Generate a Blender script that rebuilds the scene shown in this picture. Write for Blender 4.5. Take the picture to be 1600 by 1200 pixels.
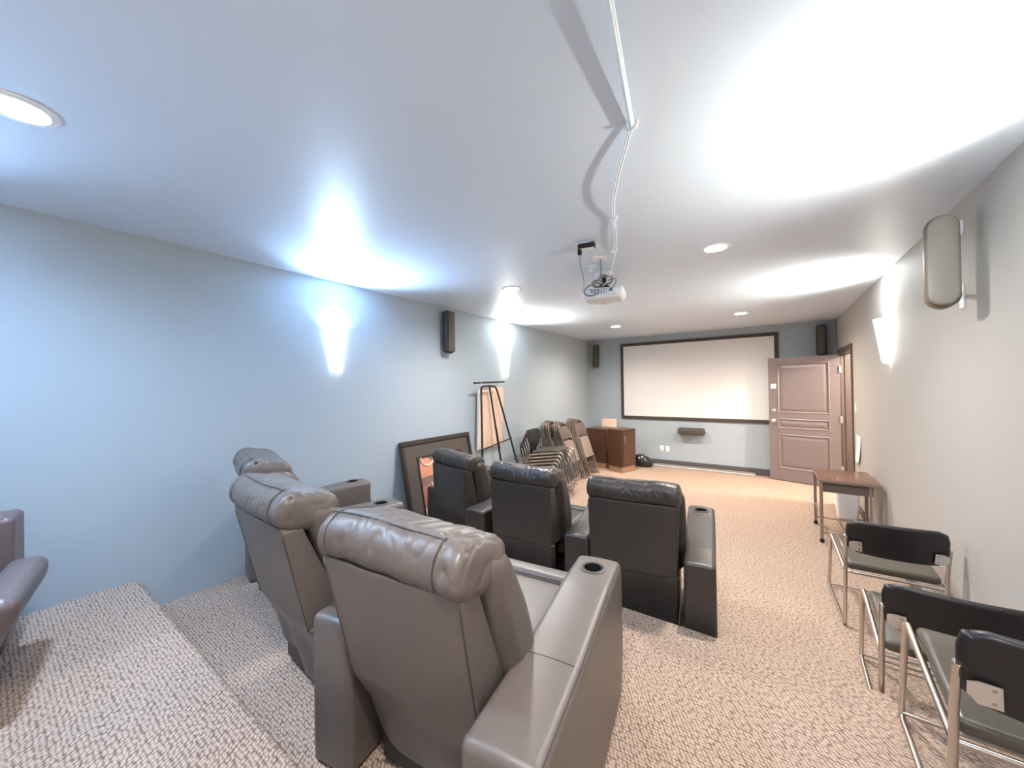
import bpy, bmesh, math, random
from mathutils import Vector, Matrix, noise
PI = math.pi
C = bpy.context.scene.collection
scene = bpy.context.scene
for o in list(bpy.data.objects):
    bpy.data.objects.remove(o)

# ------------------------------------------------------------------ room numbers
XL, XR, YB, YF, H = -3.4495, 0.9438, 8.158, -2.2, 2.74
P1Z, P1Y, P2Z, P2Y = 0.23, 2.425, 0.45, 0.60       # carpeted tiers
DY0, DY1, DZ = 6.80, 7.745, 2.135                  # door opening in the right wall

# ------------------------------------------------------------------ camera
F, YAW, PITCH, ROLL, CZ = 576.58, 0.6067, 0.0080, -0.0145, 1.6897
cam_d = bpy.data.cameras.new('camera'); cam = bpy.data.objects.new('camera', cam_d); C.objects.link(cam)
cam_d.sensor_fit = 'HORIZONTAL'; cam_d.sensor_width = 36.0; cam_d.lens = F / 1600 * 36; cam_d.clip_start = 0.02
fw = Vector((-math.sin(YAW)*math.cos(PITCH), math.cos(YAW)*math.cos(PITCH), math.sin(PITCH)))
rt = Vector((math.cos(YAW), math.sin(YAW), 0)); up = rt.cross(fw)
rt2 = rt*math.cos(ROLL) + up*math.sin(ROLL); up2 = -rt*math.sin(ROLL) + up*math.cos(ROLL)
m = Matrix.Identity(4)
for i in range(3):
    m[i][0] = rt2[i]; m[i][1] = up2[i]; m[i][2] = -fw[i]
m[2][3] = CZ
cam.matrix_world = m
scene.camera = cam
# ------------------------------------------------------------------ colour management, world
vs = scene.view_settings
vs.view_transform = 'Standard'; vs.look = 'None'; vs.gamma = 1; vs.use_curve_mapping = False
vs.exposure = 2.3
w = bpy.data.worlds.new('world'); scene.world = w; w.use_nodes = True
w.node_tree.nodes['Background'].inputs[0].default_value = (0.5, 0.6, 0.8, 1)
w.node_tree.nodes['Background'].inputs[1].default_value = 0.0
# lamp strengths (watts) and colours
WARM = (1.0, 0.86, 0.72); NEUT = (1.0, 0.95, 0.90); COOL = (0.50, 0.72, 1.0)
DOWN_W = {'near': 46, 'mid': 56, 'far': 68}
SCONCE_W = 50            # spot added in each sconce to light the ceiling
SHADE_E = 1.0

# ------------------------------------------------------------------ materials
def nt(name):
    mt = bpy.data.materials.new(name); mt.use_nodes = True
    t = mt.node_tree; b = t.nodes['Principled BSDF']
    return mt, t, b
def mat(name, col, rough=0.5, metal=0.0, spec=0.5, bump=0, bscale=50, var=0, vscale=4, coat=0, stretch=None, emit=0):
    mt, t, b = nt(name)
    b.inputs['Base Color'].default_value = (*col, 1); b.inputs['Roughness'].default_value = rough
    b.inputs['Metallic'].default_value = metal; b.inputs['Specular IOR Level'].default_value = spec
    b.inputs['Coat Weight'].default_value = coat
    if emit:
        b.inputs['Emission Color'].default_value = (*col, 1); b.inputs['Emission Strength'].default_value = emit
    tc = t.nodes.new('ShaderNodeTexCoord')
    mp = t.nodes.new('ShaderNodeMapping'); t.links.new(tc.outputs['Object'], mp.inputs[0])
    if stretch: mp.inputs['Scale'].default_value = stretch
    if bump:
        n = t.nodes.new('ShaderNodeTexNoise'); n.inputs['Scale'].default_value = bscale; n.inputs['Detail'].default_value = 3
        bp = t.nodes.new('ShaderNodeBump'); bp.inputs['Strength'].default_value = bump; bp.inputs['Distance'].default_value = 0.01
        t.links.new(mp.outputs[0], n.inputs['Vector']); t.links.new(n.outputs[0], bp.inputs['Height']); t.links.new(bp.outputs[0], b.inputs['Normal'])
    if var:
        n = t.nodes.new('ShaderNodeTexNoise'); n.inputs['Scale'].default_value = vscale; n.inputs['Detail'].default_value = 4
        r = t.nodes.new('ShaderNodeMix'); r.data_type = 'RGBA'
        r.inputs[6].default_value = (*[c*(1-var) for c in col], 1); r.inputs[7].default_value = (*[min(1, c*(1+var)) for c in col], 1)
        t.links.new(mp.outputs[0], n.inputs['Vector']); t.links.new(n.outputs[0], r.inputs[0]); t.links.new(r.outputs[2], b.inputs['Base Color'])
    return mt
def carpet_mat():
    mt, t, b = nt('carpet')
    N = t.nodes.new; L = t.links.new
    tc = N('ShaderNodeTexCoord')
    nz = N('ShaderNodeTexNoise'); nz.inputs['Scale'].default_value = 60; nz.inputs['Detail'].default_value = 2
    L(tc.outputs['Object'], nz.inputs['Vector'])
    vm = N('ShaderNodeVectorMath'); vm.operation = 'SCALE'; vm.inputs['Scale'].default_value = 0.008
    L(nz.outputs['Color'], vm.inputs[0])
    ad = N('ShaderNodeVectorMath'); ad.operation = 'ADD'; L(tc.outputs['Object'], ad.inputs[0]); L(vm.outputs[0], ad.inputs[1])
    sx = N('ShaderNodeSeparateXYZ'); L(ad.outputs[0], sx.inputs[0])
    yz = N('ShaderNodeMath'); yz.operation = 'ADD'; L(sx.outputs[1], yz.inputs[0]); L(sx.outputs[2], yz.inputs[1])
    ys = N('ShaderNodeMath'); ys.operation = 'MULTIPLY'; ys.inputs[1].default_value = 1/0.0145; L(yz.outputs[0], ys.inputs[0])
    xs = N('ShaderNodeMath'); xs.operation = 'MULTIPLY'; xs.inputs[1].default_value = 1/0.0170; L(sx.outputs[0], xs.inputs[0])
    xh = N('ShaderNodeMath'); xh.operation = 'MULTIPLY_ADD'; xh.inputs[1].default_value = 0.5; L(ys.outputs[0], xh.inputs[0]); L(xs.outputs[0], xh.inputs[2])
    cx = N('ShaderNodeCombineXYZ'); L(xh.outputs[0], cx.inputs[0]); L(ys.outputs[0], cx.inputs[1])
    vo = N('ShaderNodeTexVoronoi'); vo.voronoi_dimensions = '2D'; vo.inputs['Scale'].default_value = 1; vo.inputs['Randomness'].default_value = 0.42; L(cx.outputs[0], vo.inputs['Vector'])
    cr0 = N('ShaderNodeValToRGB'); e_ = cr0.color_ramp.elements; e_[0].position = 0.22; e_[0].color = (0.585, 0.445, 0.355, 1); e_[1].position = 0.66; e_[1].color = (0.20, 0.13, 0.10, 1)
    L(vo.outputs['Distance'], cr0.inputs[0])
    n2 = N('ShaderNodeTexNoise'); n2.inputs['Scale'].default_value = 2.2; L(tc.outputs['Object'], n2.inputs['Vector'])
    mx = N('ShaderNodeMix'); mx.data_type = 'RGBA'; mx.blend_type = 'MULTIPLY'; mx.inputs[0].default_value = 1
    cr = N('ShaderNodeValToRGB'); cr.color_ramp.elements[0].color = (0.9, 0.9, 0.9, 1); cr.color_ramp.elements[1].color = (1, 1, 1, 1)
    L(n2.outputs[0], cr.inputs[0]); L(cr0.outputs['Color'], mx.inputs[6]); L(cr.outputs[0], mx.inputs[7]); L(mx.outputs[2], b.inputs['Base Color'])
    inv = N('ShaderNodeMath'); inv.operation = 'SUBTRACT'; inv.inputs[0].default_value = 1; L(vo.outputs['Distance'], inv.inputs[1])
    n3 = N('ShaderNodeTexNoise'); n3.inputs['Scale'].default_value = 260; L(tc.outputs['Object'], n3.inputs['Vector'])
    ma = N('ShaderNodeMath'); ma.operation = 'MULTIPLY_ADD'; ma.inputs[1].default_value = 0.35; L(n3.outputs[0], ma.inputs[0]); L(inv.outputs[0], ma.inputs[2])
    bp = N('ShaderNodeBump'); bp.inputs['Strength'].default_value = 0.9; bp.inputs['Distance'].default_value = 0.006
    L(ma.outputs[0], bp.inputs['Height']); L(bp.outputs[0], b.inputs['Normal'])
    b.inputs['Roughness'].default_value = 0.95; b.inputs['Specular IOR Level'].default_value = 0.1
    return mt
def grille_mat(name, col, sc):
    mt, t, b = nt(name)
    N = t.nodes.new; L = t.links.new
    tc = N('ShaderNodeTexCoord'); v = N('ShaderNodeTexVoronoi'); v.inputs['Scale'].default_value = sc; v.inputs['Randomness'].default_value = 0
    L(tc.outputs['Object'], v.inputs['Vector'])
    cr = N('ShaderNodeValToRGB'); cr.color_ramp.elements[0].position = 0.25; cr.color_ramp.elements[1].position = 0.4
    cr.color_ramp.elements[0].color = (*[c*0.3 for c in col], 1); cr.color_ramp.elements[1].color = (*col, 1)
    L(v.outputs['Distance'], cr.inputs[0]); L(cr.outputs[0], b.inputs['Base Color'])
    b.inputs['Roughness'].default_value = 0.45
    return mt
def wood_mat(name, c1, c2, rough, sc=(1, 1, 12)):
    mt, t, b = nt(name)
    N = t.nodes.new; L = t.links.new
    tc = N('ShaderNodeTexCoord'); mp = N('ShaderNodeMapping'); L(tc.outputs['Object'], mp.inputs[0]); mp.inputs['Scale'].default_value = sc
    n = N('ShaderNodeTexNoise'); n.inputs['Scale'].default_value = 6; n.inputs['Detail'].default_value = 6; n.inputs['Distortion'].default_value = 1.2
    L(mp.outputs[0], n.inputs['Vector'])
    cr = N('ShaderNodeValToRGB'); cr.color_ramp.elements[0].position = 0.3; cr.color_ramp.elements[1].position = 0.7
    cr.color_ramp.elements[0].color = (*c1, 1); cr.color_ramp.elements[1].color = (*c2, 1)
    L(n.outputs[0], cr.inputs[0]); L(cr.outputs[0], b.inputs['Base Color']); b.inputs['Roughness'].default_value = rough
    return mt
M = {
 'wall_blue': mat('wall_blue', (0.39, 0.45, 0.50), 0.55, spec=0.3, bump=0.06, bscale=220),
 'wall_taupe': mat('wall_taupe', (0.45, 0.425, 0.395), 0.55, spec=0.3, bump=0.06, bscale=220),
 'ceiling': mat('ceiling', (0.68, 0.77, 0.88), 0.42, spec=0.6, bump=0.05, bscale=160),
 'carpet': carpet_mat(),
 'base': mat('baseboard_paint', (0.10, 0.095, 0.095), 0.5),
 'leather': mat('leather', (0.132, 0.107, 0.094), 0.38, spec=0.6, bump=0.10, bscale=320, var=0.12, vscale=9),
 'leather_shd': mat('leather_shaded', (0.044, 0.037, 0.033), 0.36, spec=0.55, bump=0.10, bscale=320, var=0.12, vscale=9),  # same leather, with the shade on the front row put into the colour
 'leather_wine': mat('leather_wine', (0.13, 0.095, 0.095), 0.38, spec=0.6, bump=0.10, bscale=320),
 'pipe': mat('piping', (0.06, 0.05, 0.048), 0.4),
 'black': mat('black_plastic', (0.012, 0.012, 0.012), 0.4),
 'well': mat('cup_well', (0.01, 0.01, 0.01), 0.5),
 'chrome': mat('chrome_tube', (0.62, 0.57, 0.53), 0.22, metal=1.0),
 'steel': mat('brushed_plate', (0.72, 0.70, 0.68), 0.35, metal=0.9),
 'vinyl': mat('black_vinyl', (0.014, 0.012, 0.013), 0.38, bump=0.05, bscale=200),
 'vinyl_seat': mat('seat_vinyl', (0.085, 0.072, 0.055), 0.30, bump=0.05, bscale=200),
 'fold': mat('folding_chair_enamel', (0.16, 0.125, 0.105), 0.35, metal=0.3),
 'fold_seat': mat('folding_chair_seat', (0.25, 0.19, 0.17), 0.5),
 'door': mat('door_paint', (0.215, 0.172, 0.168), 0.38, bump=0.05, bscale=30, stretch=(6, 6, 1)),
 'jamb': mat('jamb_paint', (0.11, 0.085, 0.075), 0.45),
 'white': mat('white_plastic', (0.86, 0.88, 0.91), 0.4),
 'paper': mat('paper', (0.88, 0.87, 0.86), 0.7),
 'screen': mat('screen_fabric', (0.74, 0.745, 0.75), 0.9, spec=0.1),
 'velvet': mat('screen_frame', (0.055, 0.045, 0.035), 0.6),
 'speaker': mat('speaker_shell', (0.035, 0.030, 0.025), 0.35),
 'speaker_tan': mat('speaker_shell_tan', (0.17, 0.135, 0.09), 0.4),
 'cloth': grille_mat('speaker_grille', (0.085, 0.072, 0.058), 160),
 'cloth_pale': mat('speaker_grille_right', (0.34, 0.31, 0.27), 0.6, bump=0.2, bscale=400),
 'wood': wood_mat('dark_wood', (0.060, 0.026, 0.014), (0.120, 0.055, 0.030), 0.3),
 'wood_base': wood_mat('base_wood', (0.30, 0.16, 0.09), (0.42, 0.24, 0.14), 0.4),
 'wood_table': wood_mat('table_wood', (0.13, 0.065, 0.042), (0.18, 0.095, 0.06), 0.25, (12, 1, 1)),
 'table_metal': mat('table_metal', (0.30, 0.235, 0.20), 0.35, metal=0.5),
 'board': wood_mat('pale_board', (0.72, 0.50, 0.37), (0.85, 0.66, 0.52), 0.6, (1, 8, 0.6)),
 'frame_dk': mat('picture_frame', (0.035, 0.026, 0.022), 0.35),
 'matbrd': mat('picture_mat', (0.085, 0.068, 0.055), 0.8, bump=0.05, bscale=200),
 'art_bg': mat('art_mauve', (0.22, 0.13, 0.12), 0.5), 'art_or': mat('art_orange', (0.66, 0.27, 0.16), 0.5, var=0.2, vscale=9),
 'art_red': mat('art_red', (0.42, 0.17, 0.13), 0.5, var=0.2, vscale=9), 'art_cr': mat('art_cream', (0.80, 0.55, 0.42), 0.5),
 'ink': mat('blue_ink', (0.05, 0.07, 0.30), 0.5),
 'iron': mat('black_iron', (0.03, 0.025, 0.022), 0.4, metal=0.6),
 'bag': mat('bag_plastic', (0.012, 0.011, 0.011), 0.18, spec=0.8),
 'cord': mat('white_cord', (0.90, 0.93, 0.97), 0.4),
 'cord_gy': mat('grey_cord', (0.25, 0.24, 0.23), 0.4),
 'hall': mat('hall_paint', (0.62, 0.52, 0.42), 0.7),
 'port': mat('port_blue', (0.12, 0.20, 0.26), 0.4),
 'panel': mat('port_panel', (0.74, 0.80, 0.84), 0.4),
 'bulb': None, 'shade': None,
}
def emis(name, col, st):
    mt, t, b = nt(name)
    b.inputs['Base Color'].default_value = (0.9, 0.9, 0.9, 1)
    b.inputs['Emission Color'].default_value = (*col, 1); b.inputs['Emission Strength'].default_value = st
    return mt
M['bulb'] = emis('lamp_face', (1, 0.95, 0.9), 14)
M['shade'] = emis('frosted_glass', (1.0, 0.96, 0.86), SHADE_E)
M['shade_cool'] = emis('frosted_glass_cool', (0.80, 0.93, 1.0), SHADE_E)

# ------------------------------------------------------------------ mesh helpers
SPLIT = {'piping', 'foot', 'foot', 'ports', 'port', 'rivets', 'rivet', 'ties', 'tie', 'cable_loop', 'bracket', 'painted_arc', 'trim_2'}
class MB:
    def __init__(s): s.bm = bmesh.new()
    def face(s, pts):
        s.bm.faces.new([s.bm.verts.new(p) for p in pts])
    def add(s, V, Fc, X=None):
        vs_ = [s.bm.verts.new(X @ Vector(v) if X else v) for v in V]
        for f in Fc:
            try: s.bm.faces.new([vs_[i] for i in f])
            except ValueError: pass
        return vs_
    def box(s, a, b, X=None):
        x0, y0, z0 = a; x1, y1, z1 = b
        V = [(x0,y0,z0),(x1,y0,z0),(x1,y1,z0),(x0,y1,z0),(x0,y0,z1),(x1,y0,z1),(x1,y1,z1),(x0,y1,z1)]
        return s.add(V, [(3,2,1,0),(4,5,6,7),(0,1,5,4),(1,2,6,5),(2,3,7,6),(3,0,4,7)], X)
    def sbox(s, size, r, n=(4, 4, 4), cen=(0, 0, 0), k=3, fn=None, X=None):
        h = [v/2 for v in size]; r = min(r, *[v*0.999 for v in h])
        def ax(i):
            m_ = h[i]-r; L = [m_ + r*math.tan(j*PI/4/k) for j in range(k, 0, -1)]
            mid = [m_*(1-2*j/n[i]) for j in range(n[i]+1)] if m_ > 1e-6 else [0]
            q = L + mid + [-v for v in reversed(L)]
            return q[::-1]
        A = [ax(0), ax(1), ax(2)]
        idx = {}; V = []; Fc = []
        def vid(p):
            key = tuple(round(c, 6) for c in p)
            if key not in idx:
                inn = [max(-(h[i]-r), min(h[i]-r, p[i])) for i in range(3)]
                d = Vector([p[i]-inn[i] for i in range(3)])
                q = Vector(inn) + d.normalized()*r if d.length > 1e-9 else Vector(inn)
                if fn: q = Vector(fn(q.x, q.y, q.z))
                idx[key] = len(V); V.append(q + Vector(cen))
            return idx[key]
        for a_ in range(3):
            b_, c_ = (a_+1) % 3, (a_+2) % 3
            for sgn in (-1, 1):
                for i in range(len(A[b_])-1):
                    for j in range(len(A[c_])-1):
                        q = []
                        for u, v in ((i, j), (i+1, j), (i+1, j+1), (i, j+1)):
                            p = [0, 0, 0]; p[a_] = sgn*h[a_]; p[b_] = A[b_][u]; p[c_] = A[c_][v]; q.append(vid(p))
                        Fc.append(q if sgn > 0 else q[::-1])
        return s.add(V, Fc, X)
    def tube(s, pts, r, n=8, closed=False, X=None, caps=True):
        pts = [Vector(p) for p in pts]
        P = [pts[0]]
        for p in pts[1:]:
            if (p-P[-1]).length > 1e-6: P.append(p)
        pts = P; N = len(pts)
        T = []
        for i in range(N):
            if closed: t = pts[(i+1) % N]-pts[i-1]
            else: t = pts[min(i+1, N-1)]-pts[max(i-1, 0)]
            T.append(t.normalized())
        u = T[0].cross(Vector((0, 0, 1)))
        if u.length < 0.1: u = T[0].cross(Vector((0, 1, 0)))
        u.normalize(); V = []; rr = r if isinstance(r, (list, tuple)) else [r]*N
        for i in range(N):
            u = (u - T[i]*u.dot(T[i])).normalized(); v = T[i].cross(u)
            for j in range(n):
                a = 2*PI*j/n; V.append(pts[i] + (u*math.cos(a)+v*math.sin(a))*rr[i])
        Fc = []
        for i in range(N if closed else N-1):
            for j in range(n):
                a = i*n+j; b = i*n+(j+1) % n; c = ((i+1) % N)*n+(j+1) % n; d = ((i+1) % N)*n+j
                Fc.append((a, b, c, d))
        if not closed and caps:
            Fc.append(tuple(range(n))[::-1]); Fc.append(tuple((N-1)*n+j for j in range(n)))
        return s.add(V, Fc, X)
    def lathe(s, prof, n=24, X=None, arc=(0, 2*PI)):
        V = []; Fc = []; full = abs(arc[1]-arc[0]-2*PI) < 1e-6; m_ = n if full else n+1
        for rr, z in prof:
            for j in range(m_):
                a = arc[0]+(arc[1]-arc[0])*j/n; V.append((rr*math.cos(a), rr*math.sin(a), z))
        for i in range(len(prof)-1):
            for j in range(n):
                a = i*m_+j; b = i*m_+(j+1) % m_; Fc.append((a, b, b+m_, a+m_))
        return s.add(V, Fc, X)
    def prism(s, poly, a, b, X=None):
        # poly: 2D points (y,z) extruded along x from a to b
        n = len(poly); V = [(a, p[0], p[1]) for p in poly]+[(b, p[0], p[1]) for p in poly]
        Fc = [tuple(range(n))[::-1], tuple(range(n, 2*n))]+[(i, (i+1) % n, n+(i+1) % n, n+i) for i in range(n)]
        return s.add(V, Fc, X)
    def displace(s, fn):
        s.bm.normal_update()
        off = [(v, fn(v.co, v.normal)) for v in s.bm.verts]
        for v, d in off: v.co += v.normal*d
    def build(s, name, mt, parent=None, smooth=True, bevel=0, weld=True, split=False):
        if split or name in SPLIT:
            comps = []; seen = set()
            for v in s.bm.verts:
                if v in seen: continue
                st = [v]; seen.add(v); cm = []
                while st:
                    q = st.pop(); cm.append(q)
                    for e in q.link_edges:
                        o_ = e.other_vert(q)
                        if o_ not in seen: seen.add(o_); st.append(o_)
                comps.append(cm)
            if len(comps) > 1:
                last = None
                for cm in comps:
                    ix = {v: i for i, v in enumerate(cm)}; nb = MB()
                    fs_ = set(f for v in cm for f in v.link_faces)
                    nb.add([v.co.copy() for v in cm], [[ix[v] for v in f.verts] for f in fs_])
                    last = MB.build1(nb, name, mt, parent, smooth, bevel, weld)
                s.bm.free(); return last
        return s.build1(name, mt, parent, smooth, bevel, weld)
    def build1(s, name, mt, parent=None, smooth=True, bevel=0, weld=True):
        if weld: bmesh.ops.remove_doubles(s.bm, verts=s.bm.verts, dist=1e-6)
        if bevel:
            es = [e for e in s.bm.edges if len(e.link_faces) == 2 and e.calc_face_angle(0) > 0.6]
            bmesh.ops.bevel(s.bm, geom=es, offset=bevel, segments=2, affect='EDGES', clamp_overlap=True)
        bmesh.ops.recalc_face_normals(s.bm, faces=s.bm.faces)
        me = bpy.data.meshes.new(name); s.bm.to_mesh(me); s.bm.free()
        if smooth:
            for p in me.polygons: p.use_smooth = True
            try: me.set_sharp_from_angle(angle=math.radians(42))
            except Exception: pass
        me.materials.append(mt)
        o = bpy.data.objects.new(name, me); C.objects.link(o)
        if parent: o.parent = parent
        return o
def fillet(pts, r, seg=5):
    pts = [Vector(p) for p in pts]; out = [pts[0]]
    for i in range(1, len(pts)-1):
        a, b, c = pts[i-1], pts[i], pts[i+1]
        d1 = (a-b); d2 = (c-b); t = min(r, d1.length*0.48, d2.length*0.48)
        p = b+d1.normalized()*t; q = b+d2.normalized()*t
        for j in range(seg+1):
            u = j/seg; out.append(p*(1-u)**2+b*2*u*(1-u)+q*u*u)
    out.append(pts[-1]); return out
def tag(o, label=None, cat=None, group=None, kind=None):
    if label: o['label'] = label
    if cat: o['category'] = cat
    if group: o['group'] = group
    if kind: o['kind'] = kind
    return o
def empty(name, loc, rz=0, label=None, cat=None, group=None):
    o = bpy.data.objects.new(name, None); C.objects.link(o); o.location = loc; o.rotation_euler = (0, 0, rz)
    o.empty_display_size = 0.1
    return tag(o, label, cat, group)
def kids(o): return [c for c in bpy.data.objects if c.parent == o]
def copy_tree(o, parent=None):
    c = o.copy(); C.objects.link(c); c.parent = parent
    for ch in kids(o): copy_tree(ch, c)
    return c
def quick(name, size_a, size_b, mt, parent=None, bevel=0, X=None):
    b = MB(); b.box(size_a, size_b, X); return b.build(name, mt, parent, smooth=bool(bevel), bevel=bevel)
def struct(o): o['kind'] = 'structure'; return o

# ------------------------------------------------------------------ the room
b = MB(); b.box((XL, P1Y-0.02, -0.1), (XR, YB, 0)); struct(b.build('floor', M['carpet'], smooth=False))
def tier(name, y0, y1, z1):
    b = MB(); r = 0.022
    poly = [(y0, -0.1), (y1, -0.1), (y1, z1-r)]+[(y1-r+r*math.cos(a), z1-r+r*math.sin(a)) for a in (0.3, 0.6, 0.9, 1.2)]+[(y1-r, z1), (y0, z1)]
    b.prism(poly, XL, XR); return struct(b.build(name, M['carpet']))
tier('floor_middle_tier', P2Y-0.04, P1Y, P1Z)
tier('floor_rear_tier', YF, P2Y, P2Z)
struct(quick('ceiling', (XL-0.12, YF-0.12, H), (XR+0.12, YB+0.12, H+0.12), M['ceiling']))
struct(quick('wall_left', (XL-0.12, YF-0.12, -0.1), (XL, YB+0.12, H), M['wall_blue']))
struct(quick('wall_back', (XL, YB, -0.1), (XR+0.12, YB+0.12, H), M['wall_blue']))
struct(quick('wall_front', (XL, YF-0.12, -0.1), (XR+0.12, YF, H), M['wall_taupe']))
b = MB()
for a_, c_ in (((XR, YF, -0.1), (XR+0.12, DY0-0.02, H)), ((XR, DY1+0.02, -0.1), (XR+0.12, YB, H)), ((XR, DY0-0.02, DZ+0.02), (XR+0.12, DY1+0.02, H))):
    b.box(a_, c_)
struct(b.build('wall_right', M['wall_taupe'], smooth=False, weld=False))
# door frame lining + casing
b = MB()
b.box((XR-0.002, DY1, 0), (XR+0.13, DY1+0.02, DZ+0.02)); b.box((XR-0.002, DY0-0.02, 0), (XR+0.13, DY0, DZ+0.02)); b.box((XR-0.002, DY0, DZ), (XR+0.13, DY1, DZ+0.02))
b.box((XR+0.05, DY0, 0), (XR+0.065, DY0+0.012, DZ)); b.box((XR+0.05, DY1-0.012, 0), (XR+0.065, DY1, DZ))
struct(b.build('trim_1', M['jamb'], smooth=False, weld=False))
b = MB()
b.box((XR-0.015, DY0-0.085, 0), (XR, DY0-0.008, DZ+0.085)); b.box((XR-0.015, DY1+0.008, 0), (XR, DY1+0.085, DZ+0.085)); b.box((XR-0.015, DY0-0.008, DZ+0.008), (XR, DY1+0.008, DZ+0.085))
struct(b.build('trim_2', M['jamb'], bevel=0.004))
# baseboards
b = MB(); b.box((XL, YB-0.014, 0), (XR, YB, 0.125)); struct(b.build('baseboard_back', M['base'], bevel=0.004))
b = MB(); b.box((XR-0.014, P1Y, 0), (XR, DY0-0.086, 0.10)); b.box((XR-0.014, DY1+0.086, 0), (XR, YB-0.014, 0.10)); struct(b.build('baseboard_right', M['base'], bevel=0.004))
b = MB(); b.box((XL, P1Y, 0), (XL+0.014, YB-0.014, 0.10)); struct(b.build('baseboard_left', M['base'], bevel=0.004))
# hallway beyond the open door
struct(quick('floor_hall', (XR+0.12, DY0-2.0, -0.1), (XR+1.7, DY1+1.2, 0), M['carpet']))
struct(quick('wall_hall', (XR+1.6, DY0-2.0, 0), (XR+1.7, DY1+1.2, 2.5), M['hall']))
struct(quick('wall_hall_end', (XR+0.12, DY1+1.2, 0), (XR+1.7, DY1+1.3, 2.5), M['hall']))
struct(quick('wall_hall_start', (XR+0.12, DY0-2.1, 0), (XR+1.7, DY0-2.0, 2.5), M['hall']))
struct(quick('ceiling_hall', (XR+0.12, DY0-2.1, 2.5), (XR+1.7, DY1+1.3, 2.6), M['hall']))

def lamp(name, kind, loc, power, col, parent=None, rot=(0, 0, 0), size=0.05, spot=None, blend=1.0):
    d = bpy.data.lights.new(name, kind); d.energy = power; d.color = col
    if kind == 'AREA': d.shape = 'DISK'; d.size = size
    else: d.shadow_soft_size = size
    if spot: d.spot_size = math.radians(spot); d.spot_blend = blend
    o = bpy.data.objects.new(name, d); C.objects.link(o); o.location = loc; o.rotation_euler = rot
    if parent: o.parent = parent
    return o
hl = empty('ceiling_light', (XR+0.85, 7.0, 2.5), 0, 'round ceiling lamp in the hallway beyond the open door', 'ceiling light')
b = MB(); b.lathe([(0, -0.05), (0.12, -0.045), (0.15, -0.01), (0.15, 0)], 24); b.build('diffuser', M['bulb'], hl)
lamp('bulb', 'POINT', (0, 0, -0.12), 60, (1, 0.90, 0.78), hl, size=0.1)

# ------------------------------------------------------------------ recessed ceiling lights
DL = [(-2.25, 0.08, 'near', 'recessed round ceiling light by the left wall nearest the camera', COOL),
      (-0.32, 0.08, 'near', 'recessed round ceiling light above the rear tier on the right', NEUT),
      (-2.235, 3.24, 'mid', 'recessed round ceiling light left of the projector', NEUT),
      (-0.315, 3.235, 'mid', 'recessed round ceiling light right of the projector', NEUT),
      (-2.21, 6.45, 'far', 'recessed round ceiling light at far left before the screen', WARM),
      (-0.32, 6.47, 'far', 'recessed round ceiling light at far right before the screen', WARM)]
for x, y, k, lab, col in DL:
    t = empty('ceiling_light', (x, y, H), 0, lab, 'ceiling light', 'recessed ceiling lights')
    b = MB(); b.lathe([(0.075, 0.0), (0.078, -0.006), (0.098, -0.007), (0.103, -0.003), (0.104, 0.0)], 40); b.build('trim_ring', M['white'], t)
    b = MB(); b.lathe([(0.077, -0.001), (0.072, -0.0045), (0.0, -0.005)], 40); b.build('lamp_face', M['bulb'], t)
    lamp('bulb', 'SPOT', (0, 0, -0.02), DOWN_W[k], col, t, size=0.08, spot=165, blend=1.0)

# ------------------------------------------------------------------ wall sconces
D_ = math.radians
def sconce(x, y, side, lab, col, power=SCONCE_W):
    # side=+1: on the left wall, facing +x ; local: x away from wall, y along, z up from shade bottom
    t = empty('wall_sconce', (x, y, 1.88), 0 if side > 0 else PI, lab, 'wall light', 'frosted glass wall sconces')
    b = MB(); n = 16; rows = 12; V = []; Fc = []; hh = 0.40
    for i in range(rows+1):
        f = i/rows; wd = 0.055+0.047*f; dp = 0.05+0.052*f
        for j in range(n+1):
            a = -PI/2+PI*j/n
            z = hh*f - (1-f)*0.03*math.cos(a) if False else hh*f + (1-f)*0.028*(1-math.cos(a))*-0.0
            low = (1-f)*0.03*math.sin(a)*-1
            V.append((0.012+dp*math.cos(a), wd*math.sin(a), z+low*(1-f)))
    for i in range(rows):
        for j in range(n):
            a = i*(n+1)+j; Fc.append((a, a+1, a+n+2, a+n+1))
    b.add(V, Fc); sh = b.build('lamp_shade', M['shade_cool' if col is SCC else 'shade'], t)
    b = MB(); b.box((0, -0.04, 0.05), (0.012, 0.04, 0.33)); b.build('back_plate', M['white'], t, bevel=0.003)
    b = MB(); b.lathe([(0, 0), (0.006, 0.001), (0.007, 0.006), (0, 0.008)], 10, Matrix.Translation((0.1, -0.06, 0.36))@Matrix.Rotation(PI/2, 4, 'Y')); b.build('screw', M['cord_gy'], t)
    b = MB(); b.lathe([(0, 0.22), (0.02, 0.23), (0.026, 0.26), (0.02, 0.30), (0, 0.31)], 12, Matrix.Translation((0.055, 0, 0))); b.build('bulb_globe', M['shade'], t)
    lamp('bulb', 'POINT', (0.065, 0, 0.33), 1.6, col, t, size=0.035)
    lamp('ceiling_spot', 'SPOT', (0.07, 0, 0.385), power, col, t, rot=(0, -PI+D_(50), 0), size=0.04, spot=125, blend=1.0)  # spot added inside the shade to throw light across the ceiling
    return t
SC = (1.0, 0.97, 0.86); SCC = (0.46, 0.69, 1.0)
sconce(XL, 1.966, 1, 'frosted glass sconce on the blue left wall above the near recliner row', SCC)
sconce(XL, 4.765, 1, 'frosted glass sconce on the left wall above the easel', SC)
sconce(XR, 4.85, -1, 'frosted glass sconce on the taupe right wall above the small table', SC)
sconce(XR, 1.97, -1, 'frosted glass sconce on the right wall, outside the frame at right', SC)
sconce(XL, -0.83, 1, 'added unseen sconce on the left wall behind the camera', SCC, 110)  # unseen sconce, added to wash the near ceiling with cool light
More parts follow.
